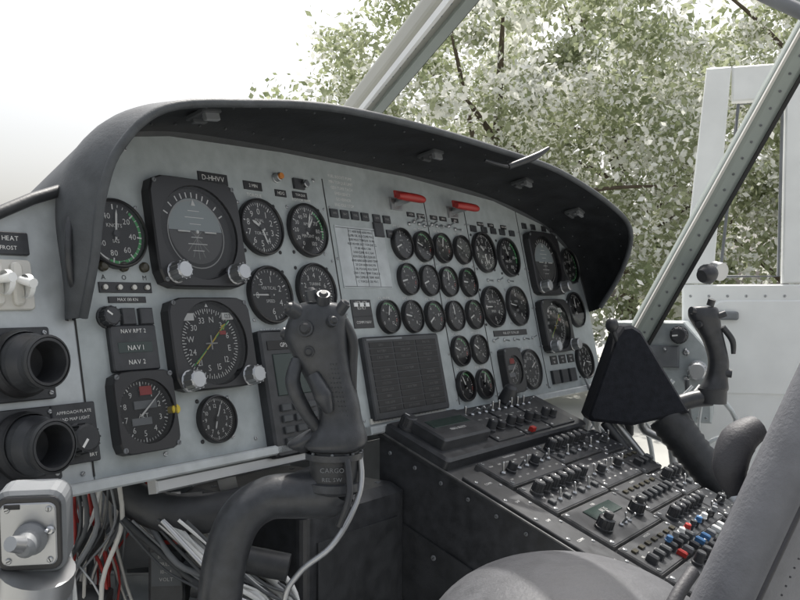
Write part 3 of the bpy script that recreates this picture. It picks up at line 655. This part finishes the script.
q=[PAN@Vector(p) for p in ((-.34,.115,.006),(-.133,.218,.008),(-.10,.234,.008),(-.066,.247,.006))]
A.tube(q,.0065,'rubber',12,None,False)
A.add([(-1.0,.6,-.93),(.3,-.6,-.93),(1.9,1.5,-.93),(.6,2.9,-.93)],[(0,1,2,3)],'mid_grey')
A.F=PAN
A.prism([(-.34,-.85),(1.35,-.85),(1.35,-.10),(-.34,-.10)],-.34,-.33,'mid_grey')
A.prism([(-.34,-.10),(1.35,-.10),(1.30,.08),(-.30,.08)],-.36,-.35,'dark_grey')
for i in range(9): A.plate(-.2+i*.18,-.4,.02,.6,-.33,-.30,'frame_silver',.002)
rows2=[]
for j in range(9):
    a=math.radians(j/8*110-20); rr_=[]
    for i in range(17):
        s_=-.36+1.76*i/16; e=1-abs((s_-.52)/.88)**3*.55
        rr_.append((s_,-.30+.52*math.sin(a)*e,-.36-.85*math.cos(a)*e))
    rows2.append(rr_)
vs=[p for r in rows2 for p in r]; A.add(vs,[(j*17+i,j*17+i+1,(j+1)*17+i+1,(j+1)*17+i) for j in range(8) for i in range(16)],'white_paint',True)
A.done('helicopter_airframe')
K=MB(frame((.74,2.25,-.62),(.96,-.28,0),(0,0,1)))
K.prism([(0,0),(.62,0),(.62,.66),(.0,.66)],-.02,.02,'white_paint',.004)
K.prism([(0,.662),(.075,.662),(.12,1.22),(.06,1.22)],-.018,.018,'white_paint',.004)
K.prism([(.24,.662),(.62,.662),(.62,1.22),(.25,1.22)],-.018,.018,'white_paint',.004)
K.prism([(.122,1.13),(.248,1.13),(.248,1.22),(.122,1.22)],-.016,.016,'white_paint',.004)
K.tube([(.092,.68,.02),(.136,1.12,.02),(.24,1.12,.02),(.23,.68,.02),(.092,.68,.02)],.004,'mid_grey',8,None,False)
K.plate(.30,.50,.46,.24,.02,.026,'white_paint',.004,.03); K.plate(.10,.58,.07,.022,.02,.045,'mid_grey',.004,.006)
for i in range(14): K.screw(.02+i*.045,.63,.02,.004)
K.done('open_cockpit_door')
# ------------------------------------------------------------------ seats
F=frame((.356,.676,-.190),(.76,.54,-.355),(.42,0,.9))
K=MB(F); w,h,t,e=.28,.50,.07,5
def sp(c,p): return math.copysign(abs(c)**p,c)
vs=[];fs=[];nu=64
for j in range(21):
    ph=-math.pi/2+math.pi*j/20
    for i in range(nu):
        a=2*math.pi*i/nu; vs.append((w/2*sp(math.cos(ph),.45)*sp(math.cos(a),2/e),h/2*sp(math.cos(ph),.45)*sp(math.sin(a),2/e),t/2*sp(math.sin(ph),.8)))
for j in range(20):
    for i in range(nu): k=(i+1)%nu; fs.append((j*nu+i,j*nu+k,(j+1)*nu+k,(j+1)*nu+i))
K.add(vs,fs,'vinyl',True)
K.tube([(w/2*.955*sp(math.cos(a),2/e),h/2*.955*sp(math.sin(a),2/e),t*.40) for a in [2*math.pi*i/64 for i in range(65)]],.0018,'vinyl_dark',6,None,False)
for i in range(60): K.ball((-w/2*.86,-.2+i*.0068,t*.478),.0009,'vinyl_dark',None,6)
K.done('copilot_seat')
K=MB(); 
K.ball((.125,.62,-.262),(.112,.14,.070),'vinyl_top',None,48)
K.tube([(.04,.55,-.211),(.10,.50,-.200),(.17,.52,-.207),(.22,.58,-.230)],.0018,'vinyl_dark',8)
K.done('pilot_seat')
K=MB(); K.tube([(.275,.66,-.098),(.258,.655,-.108),(.250,.65,-.128),(.256,.65,-.145)],[.010,.014,.013,.008],'vinyl_dark',12); K.tube([(.205,.60,-.19),(.19,.585,-.20),(.175,.57,-.215)],.005,'vinyl_dark',8); K.done('seat_harness')
# ------------------------------------------------------------------ trees
def tree(center,rad,gz,nclu,nleaf,seed,size=.075,fl0=.95):
    r=np.random.default_rng(seed); c=np.array(center); R=np.array(rad)
    d=r.normal(size=(nclu,3)); d/=np.linalg.norm(d,axis=1)[:,None]; q=r.random(nclu)**.42
    wob=1+.12*np.sin(d[:,0]*5+seed)+.12*np.sin(d[:,2]*7+seed*2)
    cc=c+d*R*(q*wob)[:,None]
    idx=r.integers(0,nclu,nleaf); cs=r.uniform(.25,.75,nclu)
    p=cc[idx]+r.normal(size=(nleaf,3))*cs[idx][:,None]*np.array((1,1,.75))*.6
    p[:,2]=np.maximum(p[:,2],gz+.5)
    a=r.normal(size=(nleaf,3)); a/=np.linalg.norm(a,axis=1)[:,None]; b=r.normal(size=(nleaf,3)); b-=a*(a*b).sum(1)[:,None]; b/=np.linalg.norm(b,axis=1)[:,None]
    sz=(r.uniform(.4,1.4,nleaf)*size)[:,None]
    vs=np.concatenate([p-a*sz,p-b*sz*.55,p+a*sz,p+b*sz*.55],1).reshape(-1,3)
    me=bpy.data.meshes.new('crown'); me.vertices.add(nleaf*4); me.vertices.foreach_set('co',vs.ravel())
    me.loops.add(nleaf*4); me.loops.foreach_set('vertex_index',np.arange(nleaf*4)); me.polygons.add(nleaf); me.polygons.foreach_set('loop_start',np.arange(nleaf)*4); me.polygons.foreach_set('loop_total',np.full(nleaf,4))
    me.materials.append(MATS['blown_out_leaf']); me.materials.append(MATS['blown_out_blossom'])
    fl=(r.random(nclu)*fl0)[idx]; me.polygons.foreach_set('material_index',(r.random(nleaf)<fl).astype(np.int32)); me.update(); me.validate()  # white share per clump kept high to paint blown-out light into the crown
    T=MB(); base=(c[0],c[1],gz)
    T.tube([base,(c[0]+.1,c[1],gz+1.2),(c[0]-.1,c[1]+.1,c[2]),(c[0],c[1],c[2]+R[2]*.7)],[.24,.18,.11,.03],'bark',12)
    for k in range(12):
        e=cc[r.integers(0,nclu)]; h=gz+1.2+r.random()*(c[2]-gz); T.tube([(c[0],c[1],h),tuple((np.array((c[0],c[1],h))+e)/2+np.array((0,0,.2))),tuple(e)],[.07,.04,.012],'bark',7)
    t=T.done('flowering_tree'); ob=bpy.data.objects.new('crown',me); S.collection.objects.link(ob); ob.parent=t; ob.location=-Vector(t['c'])
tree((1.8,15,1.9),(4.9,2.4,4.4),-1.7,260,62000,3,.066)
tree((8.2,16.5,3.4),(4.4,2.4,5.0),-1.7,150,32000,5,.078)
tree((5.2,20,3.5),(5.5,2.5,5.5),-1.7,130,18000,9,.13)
K=MB(); K.add([(-400,-400,-1.7),(400,-400,-1.7),(400,400,-1.7),(-400,400,-1.7)],[(0,1,2,3)],'concrete'); K.done('ground')
# ------------------------------------------------------------------ light
Dv=Vector((.08,.45,.88)).normalized()
w=bpy.data.worlds.new('World'); S.world=w; w.use_nodes=True; nt=w.node_tree; bg=nt.nodes['Background']
sky=nt.nodes.new('ShaderNodeTexSky'); sky.sky_type='NISHITA'; sky.sun_disc=False
sky.sun_elevation=math.asin(Dv.z); sky.sun_rotation=math.atan2(Dv.x,Dv.y); sky.dust_density=7; sky.air_density=1.2; sky.ozone_density=.5
hs=nt.nodes.new('ShaderNodeHueSaturation'); hs.inputs['Saturation'].default_value=.35; hs.inputs['Value'].default_value=1.5
nt.links.new(sky.outputs[0],hs.inputs['Color']); nt.links.new(hs.outputs[0],bg.inputs[0]); bg.inputs[1].default_value=.15
sl=bpy.data.lights.new('sun','SUN'); sl.energy=5; sl.angle=math.radians(.5); sl.color=(1,.96,.9)
so=bpy.data.objects.new('sun',sl); so.rotation_euler=Dv.to_track_quat('Z','Y').to_euler(); S.collection.objects.link(so)
cam=bpy.data.cameras.new('camera'); cam.lens=38.6; cam.sensor_width=36; cam.clip_start=.02; cam.clip_end=1500
co=bpy.data.objects.new('camera',cam); co.rotation_euler=(math.radians(90),0,0); S.collection.objects.link(co); S.camera=co
